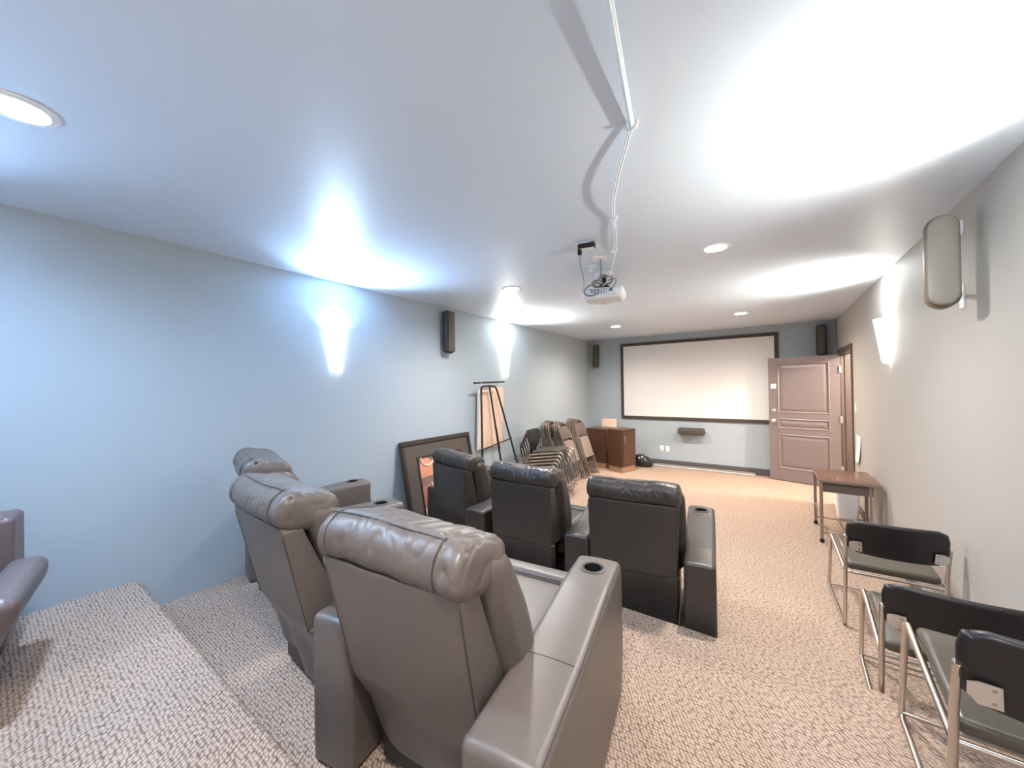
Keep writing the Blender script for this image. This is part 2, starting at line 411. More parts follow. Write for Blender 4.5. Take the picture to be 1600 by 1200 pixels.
sconce(XR, -0.83, -1, 'added unseen sconce on the right wall behind the camera', SC, 60)  # its unseen pair, added to brighten the near end of the room

# ------------------------------------------------------------------ recliners
def crease_fn(segs):
    S = [(Vector(a), Vector(c), w_, d_) for a, c, w_, d_ in segs]
    def f(co, no):
        t = 0
        for a, c, w_, d_ in S:
            ab = c-a; u = max(0, min(1, (co-a).dot(ab)/ab.dot(ab))); dist = (co-(a+ab*u)).length
            t -= d_*math.exp(-(dist/w_)**2)*(0.4+0.6*math.sin(PI*min(1, u*1.2+0.1)))
        return t
    return f
def make_arm(root, rear, front, h0, h1, w0, w1, lm, side_label=None):
    """rear, front: local xy of the middle of the two ends; h0/h1 heights rear/front"""
    rear = Vector((*rear, 0)); front = Vector((*front, 0)); d = front-rear; L = d.length; ang = math.atan2(-d.x, d.y)
    X = Matrix.Translation(rear)@Matrix.Rotation(ang, 4, 'Z')
    def topz(y):      # y from 0 (rear) to L
        s_ = y/L
        a = h0+(h1-h0)*max(0, min(1, (s_-0.30)/0.45))**1.3
        return a
    def fn(x, y, z):
        yy = y+L/2; s_ = yy/L
        ww = (w0+(w1-w0)*s_)/w1
        zz = z+h1/2; fz = zz/h1
        x = x*ww*(1+0.03*math.sin(PI*min(1, max(0, fz))))
        z2 = fz*topz(yy)
        if fz > 0.8 : z2 += 0.006*math.cos(min(1, abs(x)/(w1/2))*PI/2)
        rec = 0.045*max(0, (0.28-fz)/0.28)
        yy = yy - rec*max(0, s_-0.5)*2
        return (x, yy, z2)
    b = MB(); b.sbox((w1, L, h1), 0.028, (10, 40, 10), k=3, fn=fn)
    cy = L-0.135; R = 0.041
    bm = b.bm; bm.faces.ensure_lookup_table()
    kill = [f for f in bm.faces if f.calc_center_median().z > h1*0.85 and (f.calc_center_median().xy-Vector((0, cy))).length < R*1.12]
    zt = topz(cy)+0.006
    bmesh.ops.delete(bm, geom=kill, context='FACES')
    ed = [e for e in bm.edges if len(e.link_faces) == 1]
    vs_ = set(v for e in ed for v in e.verts)
    for v in vs_:
        q = (v.co.xy-Vector((0, cy))); q = q.normalized()*R if q.length > 1e-6 else Vector((R, 0)); v.co.x = q.x; v.co.y = cy+q.y; v.co.z = zt-0.002
    ret = bmesh.ops.extrude_edge_only(bm, edges=ed)
    nv = [g for g in ret['geom'] if isinstance(g, bmesh.types.BMVert)]
    for v in nv: v.co.z -= 0.05
    for v in bm.verts: v.co = X@v.co
    a = b.build('armrest', lm, root)
    # cup holder liner
    b = MB(); T = X@Matrix.Translation((0, cy, zt))
    b.lathe([(0.051, -0.002), (0.050, 0.0035), (0.045, 0.005), (0.040, 0.003), (0.039, -0.03), (0.037, -0.048), (0, -0.048)], 32, T); b.build('cup_holder', M['well'], a)
    b = MB(); b.lathe([(0.056, -0.004), (0.055, 0.002), (0.051, 0.004), (0.049, 0.001)], 32, T); b.build('cup_holder_rim', lm, a)
    # seam across + along the edges
    b = MB()
    ys = L*0.33
    def top_edge(x, y): return X@Vector((x*(w0+(w1-w0)*y/L)/w1, y, topz(y)+0.0055*math.cos(min(1, abs(x)/(w1/2))*PI/2)))
    b.tube([top_edge(x, ys) for x in [(-w1/2+0.026)+(w1-0.052)*i/10 for i in range(11)]], 0.0022, 6)
    for sx in (-1, 1):
        b.tube([top_edge(sx*(w1/2-0.010), y)+Vector((0, 0, -0.008)) for y in [0.03+(L-0.06)*i/24 for i in range(25)]], 0.0028, 6)
    b.build('piping', M['pipe'], a)
    return a
def recliner(org, yaw, rc, z0, lm, lab, arms, seed, h=(0.60, 0.71)):
    """org: world xy of the centre of the shell's top rear edge; rc recline"""
    rnd = random.Random(seed)
    fx, fy = -math.sin(yaw), math.cos(yaw); sh = 0.6*math.tan(rc)
    ox, oy = org[0]+fx*sh, org[1]+fy*sh
    t = empty('recliner', (ox, oy, z0), yaw, lab, 'recliner', 'leather cinema recliners')
    Xi = Matrix.Rotation(-yaw, 4, 'Z')@Matrix.Translation((-ox, -oy, 0))
    lean = lambda z: -(max(0, z-0.30))*math.tan(rc)
    # shell
    def fn(x, y, z):
        f = (z+0.28)/0.56; th = 0.17*(1-f)+0.075*f
        zz = 0.43+f*0.47
        xx = x*(1-0.035*(1-f))
        return (xx, (y+0.5)*th+lean(zz)+0.012*math.cos(PI*x/0.6)*(-1), zz)
    b = MB(); b.sbox((0.59, 1.0, 0.56), 0.03, (14, 2, 14), k=3, fn=lambda x, y, z: fn(x, y, z))
    sh_o = b.build('back_shell', lm, t)
    b = MB()
    for sx in (-1, 1):
        pts = [(sx*0.283*(1-0.035*(1-f)), lean(0.43+f*0.47)-0.0005, 0.43+f*0.47) for f in [i/14 for i in range(0, 14)]]
        b.tube(pts, 0.003, 6)
    b.build('piping', M['pipe'], sh_o)
    # lower skirt, loose leather
    def fs(x, y, z):
        f = (z+0.17)/0.34; xx = x*(0.93+0.07*f); zz = 0.045+f*0.40+(0.10*(1-f)*max(0, -x/0.3) if rc > 0.1 else 0)
        fold = 0.011*math.sin(x*23+seed)*(1-f)+0.008*(1-f)*noise.noise(Vector((x*7, zz*5, seed)))
        return (xx, y+0.004+(0.09 if rc > 0.1 else 0.05)*(1-f)+fold+0.022+lean(zz)*0.9, zz)
    b = MB(); b.sbox((0.585, 0.06, 0.34), 0.012, (30, 1, 14), k=2, fn=fs); b.build('back_skirt', lm, t)
    # chassis
    quick('base', (-0.27, 0.09, 0.03), (0.27, 0.78, 0.22), M['black'], t, bevel=0.01)
    b = MB()
    for fx_ in (-0.24, 0.24):
        for fy_ in (0.14, 0.72): b.lathe([(0, 0), (0.025, 0), (0.025, 0.04), (0, 0.04)], 12, Matrix.Translation((fx_, fy_, 0)))
    b.build('foot', M['black'], t)
    # back cushion
    def fc(x, y, z):
        f = (z+0.28)/0.56; zz = 0.40+f*0.585
        bulge = 1+0.12*math.cos(PI*(x/0.62))
        yy = (y+0.11)*bulge*(0.9+0.25*math.sin(PI*f))
        return (x*(1+0.03*math.sin(PI*f*1.0)), 0.155-0.065*f+yy*(0.92-0.22*f)+lean(zz), zz)
    b = MB(); b.sbox((0.645, 0.22, 0.56), 0.075, (16, 4, 16), k=5, fn=fc)
    seg = [((0.31, 0.1+0.05*i+lean(0.5+0.1*i), 0.5+0.1*i), (0.26, 0.26+lean(0.5+0.1*i), 0.52+0.1*i), 0.016, 0.015) for i in range(5)]
    b.displace(crease_fn(seg)); b.build('back_cushion', lm, t)
    # headrest roll
    def fh(x, y, z):
        if abs(x) > 0.27: x = math.copysign(0.27+(abs(x)-0.27)*0.48, x)
        e = abs(x)/0.325
        dr = 1-0.05*e**4
        yy = y*dr; zz = z*dr-0.018*max(0, e-0.5)*(1 if x > 0 else 0.4)
        a = math.atan2(zz, yy)
        return (x*(1+0.0*zz), yy, zz+0.006*math.sin(9*x+seed))
    b = MB(); b.sbox((0.72, 0.275, 0.165), 0.078, (90, 14, 6), k=10, fn=fh)
    segs = []
    cx = 0.21+rnd.uniform(-0.02, 0.02)
    for i in range(9):
        a = -0.4+i*0.36+rnd.uniform(-0.15, 0.15); l = rnd.uniform(0.08, 0.15)
        segs.append(((cx, -0.06, 0.06), (cx+math.cos(a)*l, -0.06+math.sin(a)*l*0.9, 0.06+0.02*math.sin(a*2)), rnd.uniform(0.007, 0.011), rnd.uniform(0.013, 0.021)))
    for i in range(10):
        x = rnd.uniform(-0.24, 0.20); segs.append(((x, -0.09, 0.055), (x+rnd.uniform(-0.03, 0.03), 0.02, 0.085), rnd.uniform(0.007, 0.012), rnd.uniform(0.005, 0.010)))
    for i in range(5):
        x = rnd.uniform(-0.2, 0.25); segs.append(((x, -0.13, -0.02), (x+rnd.uniform(-0.05, 0.05), -0.12, 0.04), 0.012, 0.008))
    for i in range(4):
        segs.append(((0.31, -0.08+0.05*i, -0.03), (0.27, -0.09+0.06*i, 0.07), 0.011, 0.008))
    b.displace(crease_fn(segs))
    b.displace(lambda co, no: 0.006*noise.noise(co*9+Vector((seed, 0, 0)))-0.003*max(0, 1-abs(noise.noise(co*Vector((16, 9, 9)) if False else Vector((co.x*20, co.y*9, co.z*9+seed))))*5))
    Xh = Matrix.Translation((0, 0.125+lean(0.95), 0.948))@Matrix.Rotation(-0.22, 4, 'X')
    for v in b.bm.verts: v.co = Xh@v.co
    hd = b.build('headrest', lm, t)
    b = MB()
    def ring(x, a0, a1, n=20):
        e = abs(x)/0.325; dr = 1-0.05*e**4; pts = []
        for i in range(n+1):
            a = a0+(a1-a0)*i/n
            # rounded rectangle outline, half sizes .125 x .0825, radius .078
            cx_, cz_ = math.cos(a), math.sin(a); ex, ez = 0.1375-0.078, 0.0825-0.078
            q = Vector((0, (math.copysign(ex, cx_)*min(1, abs(cx_)*3)+0.078*cx_)*dr, (math.copysign(ez, cz_)*min(1, abs(cz_)*3)+0.078*cz_)*dr-0.018*max(0, e-0.5)*(1 if x > 0 else 0.4)+0.006*math.sin(9*x+seed)))
            pts.append(Xh@Vector((x, q.y, q.z)))
        return pts
    b.tube(ring(-0.245, PI*0.4, PI*1.25), 0.0028, 6); b.tube(ring(0.215, PI*0.62, PI*1.25), 0.0028, 6)
    b.tube([ring(x, PI*0.66, PI*0.661, 1)[0] for x in [-0.28+0.5*i/20 for i in range(21)]], 0.003, 6)
    b.build('piping', M['pipe'], hd)
    # seat
    def fsd(x, y, z):
        return (x, y, z*(1+0.12*math.cos(PI*x/0.6)*math.cos(PI*y/0.7)))
    b = MB(); b.sbox((0.555, 0.60, 0.20), 0.05, (12, 12, 2), (0, 0.52, 0.375), k=4, fn=fsd); b.build('seat_cushion', lm, t)
    # foot rest: rolled lip then a panel that recedes towards the floor
    def ff(x, y, z):
        f = (z+0.19)/0.38
        return (x*(1-0.03*(1-f)), y*(0.45+0.55*f)+0.88-0.09*(1-f)+0.035*math.exp(-((f-0.75)/0.22)**2), 0.10+0.38*f)
    b = MB(); b.sbox((0.555, 0.13, 0.38), 0.045, (20, 2, 16), k=4, fn=ff)
    b.displace(lambda co, no: 0.004*math.sin(co.x*60)*max(0, 0.35-co.z)/0.3)
    ft = b.build('footrest', lm, t)
    b = MB(); b.tube([(x, 0.80, 0.487) for x in (-0.25, 0, 0.25)], 0.003, 6); b.tube([(0.21, 0.80+0.02*i, 0.484+0.0*i) for i in range(6)], 0.0025, 6); b.build('piping', M['pipe'], ft)
    for (rx, ry), (qx, qy), w0, w1 in arms:
        ra = Xi@Vector((rx, ry, 0)); fa = Xi@Vector((qx, qy, 0))
        make_arm(t, (ra.x, ra.y), (fa.x, fa.y), h[0], h[1], w0, w1, lm)
    return t
D = math.radians
A_RC = D(13)
recliner((-0.966, 0.69), D(6), A_RC, P1Z, M['leather'], 'big leather recliner nearest the camera with cupholder arm at its right', [((-0.545, 0.70), (-0.705, 1.76), 0.225, 0.215)], 3, (0.575, 0.605))
recliner((-1.90, 0.70), D(-3), A_RC, P1Z, M['leather'], 'middle recliner of the near row, seen edge-on behind the nearest one', [((-1.40, 0.76), (-1.57, 1.72), 0.20, 0.215)], 11, (0.575, 0.605))
recliner((-2.87, 0.98), D(-14), A_RC, P1Z, M['leather'], 'recliner of the near row against the blue left wall', [((-2.40, 1.12), (-2.37, 1.83), 0.20, 0.215), ((-3.33, 1.17), (-3.14, 2.09), 0.19, 0.20)], 23, (0.575, 0.605))
B_RC = D(2)
recliner((-0.775, 2.50), D(8), B_RC, 0, M['leather_shd'], 'recliner at the right end of the front row', [((-0.358, 2.465), (-0.458, 3.31), 0.175, 0.19)], 5)
recliner((-1.69, 2.51), D(1), B_RC, 0, M['leather_shd'], 'recliner in the middle of the front row', [((-1.17, 2.47), (-1.25, 3.34), 0.19, 0.19)], 17)
recliner((-2.67, 2.69), D(-12), B_RC, 0, M['leather_shd'], 'recliner at the left end of the front row beside the leaning picture', [((-2.17, 2.50), (-2.14, 3.38), 0.22, 0.19), ((-3.05, 2.80), (-2.84, 3.62), 0.17, 0.18)], 29)
recliner((-2.80, -0.82), D(-12), D(2), P2Z, M['leather_wine'], 'wine-brown recliner on the rear tier, cut off at the left edge', [((-2.40, -0.90), (-2.22, -0.06), 0.19, 0.20), ((-3.22, -0.73), (-3.04, 0.11), 0.19, 0.20)], 31, (0.60, 0.66))

# ------------------------------------------------------------------ screen, back wall things
t = empty('projection_screen', (-1.265, YB, 0.96), 0, 'wide white projection screen with dark frame on the back wall', 'screen')
W2 = 1.427; HS = 1.645
b = MB(); b.box((-W2+0.05, -0.022, 0.05), (W2-0.05, -0.012, HS-0.05)); b.build('screen_surface', M['screen'], t, smooth=False)
for (a_, c_) in (((-W2, -0.035, 0), (W2, 0, 0.062)), ((-W2, -0.035, HS-0.062), (W2, 0, HS)), ((-W2, -0.035, 0.062), (-W2+0.062, 0, HS-0.062)), ((W2-0.062, -0.035, 0.062), (W2, 0, HS-0.062))):
    quick('frame_rail', a_, c_, M['velvet'], t, bevel=0.006)
def wall_speaker(name, loc, rz, lab, size=(0.155, 0.13, 0.55), tilt=0, bracket=0.03, roll=0, cloth='cloth', plate=True):
    """stands in front of the wall; local -y is the front"""
    t = empty(name, loc, rz, lab, 'speaker', 'slim surround speakers')
    w_, d_, h_ = size
    X = Matrix.Translation((0, -bracket-d_/2, 0))@Matrix.Rotation(tilt, 4, 'Z')@Matrix.Rotation(roll, 4, 'Y')
    b = MB(); b.sbox((w_, d_, h_), min(w_, d_)*0.42, (3, 2, 10), k=5, X=X); b.build('cabinet', M['speaker'], t)
    def fg(x, y, z): return (x, y - 0.012*(1-(x/(w_/2))**2), z)
    b = MB(); b.sbox((w_*0.78, 0.02, h_*0.93), 0.0095, (10, 1, 10), (0, -d_/2+0.002, 0), k=2, fn=fg)
    for v in b.bm.verts: v.co = X@v.co
    b.build('grille', M[cloth], t)
    bz = 0 if roll > 1 else -h_/2+0.065
    b = MB(); b.box((-0.02, -bracket-0.02, bz-0.035), (0.02, 0, bz+0.035)); b.box((-0.03, -0.006, bz-0.05), (0.03, 0, bz+0.05))
    b.build('bracket', M['white'] if plate else M['black'], t, bevel=0.002)
    return t
wall_speaker('wall_speaker', (-3.24, YB, 2.372), 0, 'slim dark speaker on the back wall at the left corner', (0.125, 0.11, 0.53), tilt=D(-14), plate=False, roll=D(2))
wall_speaker('wall_speaker', (0.75, YB, 2.40), 0, 'slim dark speaker on the back wall above the open door', (0.14, 0.11, 0.53), plate=False)
wall_speaker('wall_speaker', (XL, 3.43, 2.405), PI/2, 'slim dark speaker high on the left wall between two sconces', (0.15, 0.11, 0.55))
wall_speaker('wall_speaker', (-1.275, YB, 0.752), 0, 'dark centre speaker lying horizontally below the screen', (0.14, 0.12, 0.50), roll=PI/2, plate=False)
# right wall speaker on a long bracket with a wire
t = empty('wall_speaker', (XR, 3.27, 2.37), -PI/2, 'large pill-shaped speaker on bracket high on the right wall', 'speaker', 'slim surround speakers')
X = Matrix.Translation((0.20, -0.135, -0.02))@Matrix.Rotation(D(84), 4, 'Z')
b = MB(); b.sbox((0.135, 0.10, 0.52), 0.035, (8, 2, 30), k=4, X=X, fn=lambda x, y, z: (x*(1 if abs(z) < 0.19 else math.sqrt(max(0.03, 1-((abs(z)-0.19)/0.072)**2))), y, z))
b.build('cabinet', M['speaker_tan'], t)
b = MB(); b.sbox((0.118, 0.03, 0.49), 0.014, (12, 1, 30), (0, -0.045, 0), k=2, fn=lambda x, y, z: (x*(1 if abs(z) < 0.18 else math.sqrt(max(0.03, 1-((abs(z)-0.18)/0.067)**2))), y-0.02*(1-(x/0.08)**2), z))
for v in b.bm.verts: v.co = X@v.co
b.build('grille', M['cloth_pale'], t)
b = MB(); b.box((-0.03, -0.008, -0.26), (0.03, 0, -0.12)); b.tube(fillet([(0, -0.008, -0.17), (0.02, -0.06, -0.17), (0.15, -0.13, -0.17)], 0.02), 0.012, 8)
b.box((-0.01, -0.008, 0.17), (0.03, 0, 0.25)); b.build('bracket', M['white'], t, bevel=0.002)
b = MB(); b.tube(fillet([(0.0, -0.01, 0.22), (0.0, -0.03, 0.18), (0.03, -0.025, 0.10), (0.05, -0.05, 0.04), (0.14, -0.11, -0.02)], 0.03), 0.004, 6); b.build('wire', M['white'], t)
# outlets on the back wall
def plate(loc, rz, lab, kind='outlet'):
    t = empty('wall_plate', loc, rz, lab, 'wall plate')
    b = MB(); b.sbox((0.072, 0.006, 0.118), 0.0025, (1, 1, 1), (0, -0.003, 0), k=2); b.build('cover', M['white'], t)
    b = MB()
    if kind == 'outlet': b.sbox((0.034, 0.004, 0.066), 0.0015, (1, 1, 1), (0, -0.008, 0), k=1)
    else: b.sbox((0.032, 0.008, 0.064), 0.002, (1, 1, 1), (0, -0.008, 0), k=1)
    b.build('insert', M['paper'], t)
plate((-1.855, YB, 0.355), 0, 'left one of two white plates low on the back wall')
plate((-1.745, YB, 0.355), 0, 'right one of two white plates low on the back wall')
plate((XR, 6.55, 1.35), -PI/2, 'white light switch on the right wall beside the doorway', 'switch')
plate((XR, 5.86, 0.40), -PI/2, 'white outlet on the right wall seen through the table legs')
plate((XR, 5.42, 0.35), -PI/2, 'white outlet on the right wall just right of the table')
# paper
b = MB(); n = 10; V = []; Fc = []
for i in range(n+1):
    for j in range(3):
        f = i/n; V.append((-0.004-0.02*f*f*(1+0.3*math.sin(j*2)), (j/2-0.5)*0.26+0.02*f, -0.34*f+0.02*math.sin(j*3+1)*f))
for i in range(n):
    for j in range(2): a = i*3+j; Fc.append((a, a+1, a+4, a+3))
b.add(V, Fc); pp = b.build('wall_notice', M['paper']); pp.location = (XR, 6.41, 1.0)
pp.modifiers.new('thickness', 'SOLIDIFY').thickness = 0.0012
tag(pp, 'white sheet of paper taped to the right wall beside the doorway', 'paper')
# ceiling odds: sprinkler, plates, smoke detector
t = empty('sprinkler', (-1.30, 7.78, H), 0, 'small white sprinkler head on the ceiling above the screen', 'sprinkler')
b = MB(); b.lathe([(0, -0.006), (0.035, -0.005), (0.036, 0)], 20); b.build('escutcheon', M['white'], t)
b = MB(); b.tube([(0, 0, -0.005), (0, 0, -0.03)], 0.01, 8); b.lathe([(0, -0.042), (0.024, -0.042), (0.024, -0.038), (0, -0.034)], 16); b.tube([(0.014, 0, -0.028), (0.016, 0, -0.04)], 0.002, 5); b.tube([(-0.014, 0, -0.028), (-0.016, 0, -0.04)], 0.002, 5)
b.build('head', M['steel'], t)
t = empty('sprinkler', (-1.263, 3.06, H), 0, 'small white sprinkler head on the ceiling beside the projector', 'sprinkler')
b = MB(); b.lathe([(0, -0.008), (0.042, -0.006), (0.044, 0)], 20); b.build('escutcheon', M['white'], t)
b = MB(); b.tube([(0, 0, -0.005), (0, 0, -0.035)], 0.012, 8); b.lathe([(0, -0.05), (0.022, -0.05), (0.022, -0.045), (0, -0.04)], 16); b.build('head', M['white'], t)

# ------------------------------------------------------------------ projector and its wiring
PX, PY, PZ = -1.25, 3.34, 2.535
t = empty('projector', (PX, PY, H), D(12), 'white projector hanging from a dark ceiling mount, back panel to the camera', 'projector')
dz = PZ-H
b = MB(); b.sbox((0.38, 0.27, 0.098), 0.03, (8, 6, 2), (0, 0, dz), k=4, fn=lambda x, y, z: (x*(1-0.10*max(0, -z/0.05)), y*(1-0.10*max(0, -z/0.05)), z+0.006*math.cos(PI*x/0.38)*(-1 if z < 0 else 0))); b.build('body', M['white'], t)
b = MB(); b.sbox((0.235, 0.012, 0.062), 0.004, (1, 1, 1), (0.0, -0.133, dz+0.006), k=2); pn = b.build('port_panel', M['panel'], t)
rp = random.Random(2); b = MB()
for i, (x, z, w_, h_) in enumerate([(-0.09, 0.018, 0.022, 0.012), (-0.06, 0.018, 0.018, 0.012), (-0.03, 0.019, 0.03, 0.01), (0.0, 0.018, 0.012, 0.012), (0.03, 0.019, 0.028, 0.008), (-0.09, 0.0, 0.012, 0.012), (-0.065, -0.001, 0.026, 0.01), (-0.03, 0.0, 0.014, 0.014), (-0.005, -0.002, 0.012, 0.012), (0.02, 0.0, 0.01, 0.01), (-0.05, -0.016, 0.03, 0.008), (0.0, -0.015, 0.008, 0.008), (0.02, -0.015, 0.008, 0.008), (0.045, -0.012, 0.008, 0.008), (0.08, 0.01, 0.03, 0.03)]):
    b.box((x-w_/2, -0.1415, dz+0.006+z-h_/2), (x+w_/2, -0.137, dz+0.006+z+h_/2))
pt = b.build('port', M['port'], pn, smooth=False, weld=False)
b = MB(); b.lathe([(0.0, 0.02), (0.032, 0.02), (0.042, 0.0), (0.042, -0.02), (0, -0.02)], 24, Matrix.Translation((0.09, 0.135, dz))@Matrix.Rotation(-PI/2, 4, 'X')); b.build('lens', M['black'], t)
for fx_ in (-0.02, 0.015):
    b = MB(); b.tube([(fx_, 0.05, dz-0.045), (fx_, 0.05, dz-0.075)], [0.011, 0.009], 12); b.build('foot', M['board'], t)
b = MB(); b.lathe([(0.0, -0.016), (0.05, -0.014), (0.085, -0.004), (0.088, 0)], 32); b.build('ceiling_flange', M['white'], t)
b = MB(); b.tube([(0, 0, -0.01), (0, 0, dz+0.075)], 0.022, 16); b.lathe([(0.03, dz+0.11), (0.045, dz+0.085), (0.05, dz+0.062), (0.0, dz+0.06)], 20)
for a in range(4):
    b.tube(fillet([(0, 0, dz+0.07), (0.07*math.cos(a*PI/2+0.7), 0.07*math.sin(a*PI/2+0.7), dz+0.068), (0.11*math.cos(a*PI/2+0.7), 0.11*math.sin(a*PI/2+0.7), dz+0.045)], 0.02), 0.009, 8)
b.build('mount', M['iron'], t)
def loop(cx, cy, cz, r, n=18, tiltx=0.6, ph=0, tz=0):
    R = Matrix.Rotation(tz, 3, 'Z')@Matrix.Rotation(tiltx, 3, 'X')
    return [Vector((cx, cy, cz))+R@Vector((r*math.cos(a+ph), r*0.7*math.sin(a+ph), 0)) for a in [2*PI*i/n for i in range(n+1)]]
b = MB()
b.tube(loop(0.02, -0.06, dz+0.13, 0.07, tiltx=1.1), 0.005, 6); b.tube(loop(0.03, -0.07, dz+0.12, 0.055, tiltx=1.4, tz=0.5), 0.005, 6); b.tube(loop(-0.06, -0.08, dz+0.095, 0.045, tiltx=1.0, tz=1.0), 0.006, 6); b.tube(loop(-0.05, -0.06, dz+0.10, 0.05, tiltx=1.5, tz=0.3), 0.006, 6)
b.tube(fillet([(0.03, -0.05, dz+0.12), (0.12, -0.09, dz+0.13), (0.13, -0.14, dz+0.08), (0.10, -0.17, dz+0.02), (0.085, -0.145, dz+0.012)], 0.04), 0.005, 6)
b.tube(fillet([(-0.03, -0.143, dz+0.0), (-0.03, -0.18, dz-0.02), (-0.10, -0.20, dz-0.045), (-0.16, -0.18, dz+0.0), (-0.13, -0.16, dz+0.06), (-0.05, -0.1, dz+0.10)], 0.06, 8), 0.0075, 8)
cb = b.build('cable_loop', M['cord_gy'], t)
# power brick with adapter
t = empty('outlet_box', (-1.085, 2.53, H), D(12), 'black power adapter plugged into a white ceiling outlet', 'power adapter')
b = MB(); b.sbox((0.115, 0.075, 0.008), 0.003, (1, 1, 1), (-0.02, 0.02, -0.004), k=2); b.build('outlet_plate', M['white'], t)
b = MB(); b.sbox((0.125, 0.055, 0.04), 0.012, (2, 1, 1), (0.01, 0, -0.028), k=3); ad = b.build('adapter', M['black'], t)
b = MB(); b.sbox((0.10, 0.042, 0.004), 0.001, (1, 1, 1), (0.014, 0, -0.049), k=1); b.build('adapter_label', M['paper'], ad)
b = MB(); b.sbox((0.03, 0.03, 0.045), 0.008, (1, 1, 1), (-0.04, -0.005, -0.065), k=2); b.build('plug', M['black'], ad)
# grey cord from the adapter to the projector
b = MB(); pts = fillet([(-1.125, 2.52, H-0.08), (-1.14, 2.56, H-0.16), (-1.20, 2.75, H-0.17), (-1.28, 2.95, H-0.20), (-1.40, 3.16, H-0.17), (-1.40, 3.20, PZ+0.03)], 0.12, 8)
b.tube(pts, 0.004, 6); o = b.build('power_cord', M['cord_gy']); tag(o, 'thin grey cord dropping from the ceiling adapter to the projector', 'cord')
# square cable plate
t = empty('cable_plate', (-1.117, 2.915, H), D(20), 'square white cable plate on the ceiling in front of the projector', 'wall plate')
b = MB(); b.sbox((0.125, 0.125, 0.007), 0.003, (1, 1, 1), (0, 0, -0.0035), k=2); b.build('cover', M['white'], t)
b = MB(); b.tube(fillet([(0, 0, -0.005), (0, 0.02, -0.03), (0.0, 0.2, -0.07), (-0.03, 0.34, -0.09)], 0.06, 6), 0.006, 8); b.build('cable', M['cord_gy'], t)
# ceiling cable run with clips; sags between the clips
CL = [(-0.30, 0.30), (-0.436, 1.486), (-0.78, 2.248), (-0.956, 2.767)]
def sag(p, q, s_, bow=0.0, n=14):
    out = []
    for i in range(n+1):
        f = i/n; out.append((p[0]+(q[0]-p[0])*f+bow*math.sin(PI*f), p[1]+(q[1]-p[1])*f, H-0.012-s_*math.sin(PI*f)))
    return out
b = MB()
pts = sag((-0.03, -0.6), CL[1], 0.035, 0.0, 24)+sag(CL[1], CL[2], 0.03, -0.03)[1:]+sag(CL[2], CL[3], 0.012, 0.01)[1:]
b.tube(pts, 0.0055, 8); b.tube([(x+0.011, y, z) for x, y, z in pts], 0.0045, 8); b.tube([(x+0.005, y, z-0.008) for x, y, z in pts[:25]], 0.0045, 8)
b.tube(fillet([pts[-1], (-0.97, 2.85, H-0.02), (-1.10, 3.10, H-0.10), (-1.22, 3.24, PZ+0.06)], 0.1), 0.004, 6)
o = b.build('ceiling_cable', M['cord']); tag(o, 'white twin cable clipped along the ceiling, running up to the projector', 'cable')
for (x, y), lab in zip(CL[1:], ('nearest white clip holding the ceiling cable', 'second white clip on the ceiling cable', 'last white clip on the ceiling cable next to the projector')):
    b = MB(); b.tube(fillet([(-0.022, 0, 0), (-0.014, 0, -0.026), (0.022, 0, -0.026), (0.028, 0, 0)], 0.012), 0.0055, 8)
    o = b.build('cable_clip', M['white']); o.location = (x, y, H); tag(o, lab, 'clip', 'ceiling cable clips')

# ------------------------------------------------------------------ open door
ang = math.atan2(7.965-7.715, -0.034-0.895)      # direction from hinge to free edge
t = empty('door_1', (0.925, 7.712, 0.012), 0); t.rotation_euler = (0, 0, ang-PI); t['kind'] = 'structure'
# local: x negative = towards free edge, front (seen) face at y=0, thickness +y
Wd, Hd, Td = 0.955, 2.115, 0.044
b = MB()
ff = lambda u: -Wd+u
pan = [(0.128, 0.835, 1.16, 2.01), (0.128, 0.835, 0.89, 1.065), (0.128, 0.835, 0.20, 0.795)]   # u0,u1,z0,z1 from free edge
us = [0, 0.128, 0.835, Wd]; zs = [0, 0.20, 0.795, 0.89, 1.065, 1.16, 2.01, Hd]
holes = {(1, 1), (1, 3), (1, 5)}
for yy, flip in ((0, False), (Td, True)):
    for i in range(3):
        for j in range(7):
            if (i, j) in holes: continue
            q = [(ff(us[i]), yy, zs[j]), (ff(us[i+1]), yy, zs[j]), (ff(us[i+1]), yy, zs[j+1]), (ff(us[i]), yy, zs[j+1])]
            b.face(q[::-1] if flip else q)
b.face([(ff(0), 0, 0), (ff(0), 0, Hd), (ff(0), Td, Hd), (ff(0), Td, 0)]); b.face([(ff(Wd), 0, 0), (ff(Wd), Td, 0), (ff(Wd), Td, Hd), (ff(Wd), 0, Hd)])
b.face([(ff(0), 0, Hd), (ff(Wd), 0, Hd), (ff(Wd), Td, Hd), (ff(0), Td, Hd)]); b.face([(ff(0), 0, 0), (ff(0), Td, 0), (ff(Wd), Td, 0), (ff(Wd), 0, 0)])
for u0, u1, z0, z1 in pan:
    for s_, yb in ((1, 0), (-1, Td)):
        steps = [(0, 0), (0.012, -0.006), (0.028, 0.010)]
        for k_ in range(len(steps)-1):
            (o0, d0), (o1, d1) = steps[k_], steps[k_+1]
            A_ = [(u0+o0, z0+o0), (u1-o0, z0+o0), (u1-o0, z1-o0), (u0+o0, z1-o0)]; B_ = [(u0+o1, z0+o1), (u1-o1, z0+o1), (u1-o1, z1-o1), (u0+o1, z1-o1)]
            for q in range(4):
                r_ = (q+1) % 4
                b.face([(ff(A_[q][0]), yb+s_*d0, A_[q][1]), (ff(A_[r_][0]), yb+s_*d0, A_[r_][1]), (ff(B_[r_][0]), yb+s_*d1, B_[r_][1]), (ff(B_[q][0]), yb+s_*d1, B_[q][1])])
b.build('door_leaf', M['door'], t, smooth=False)
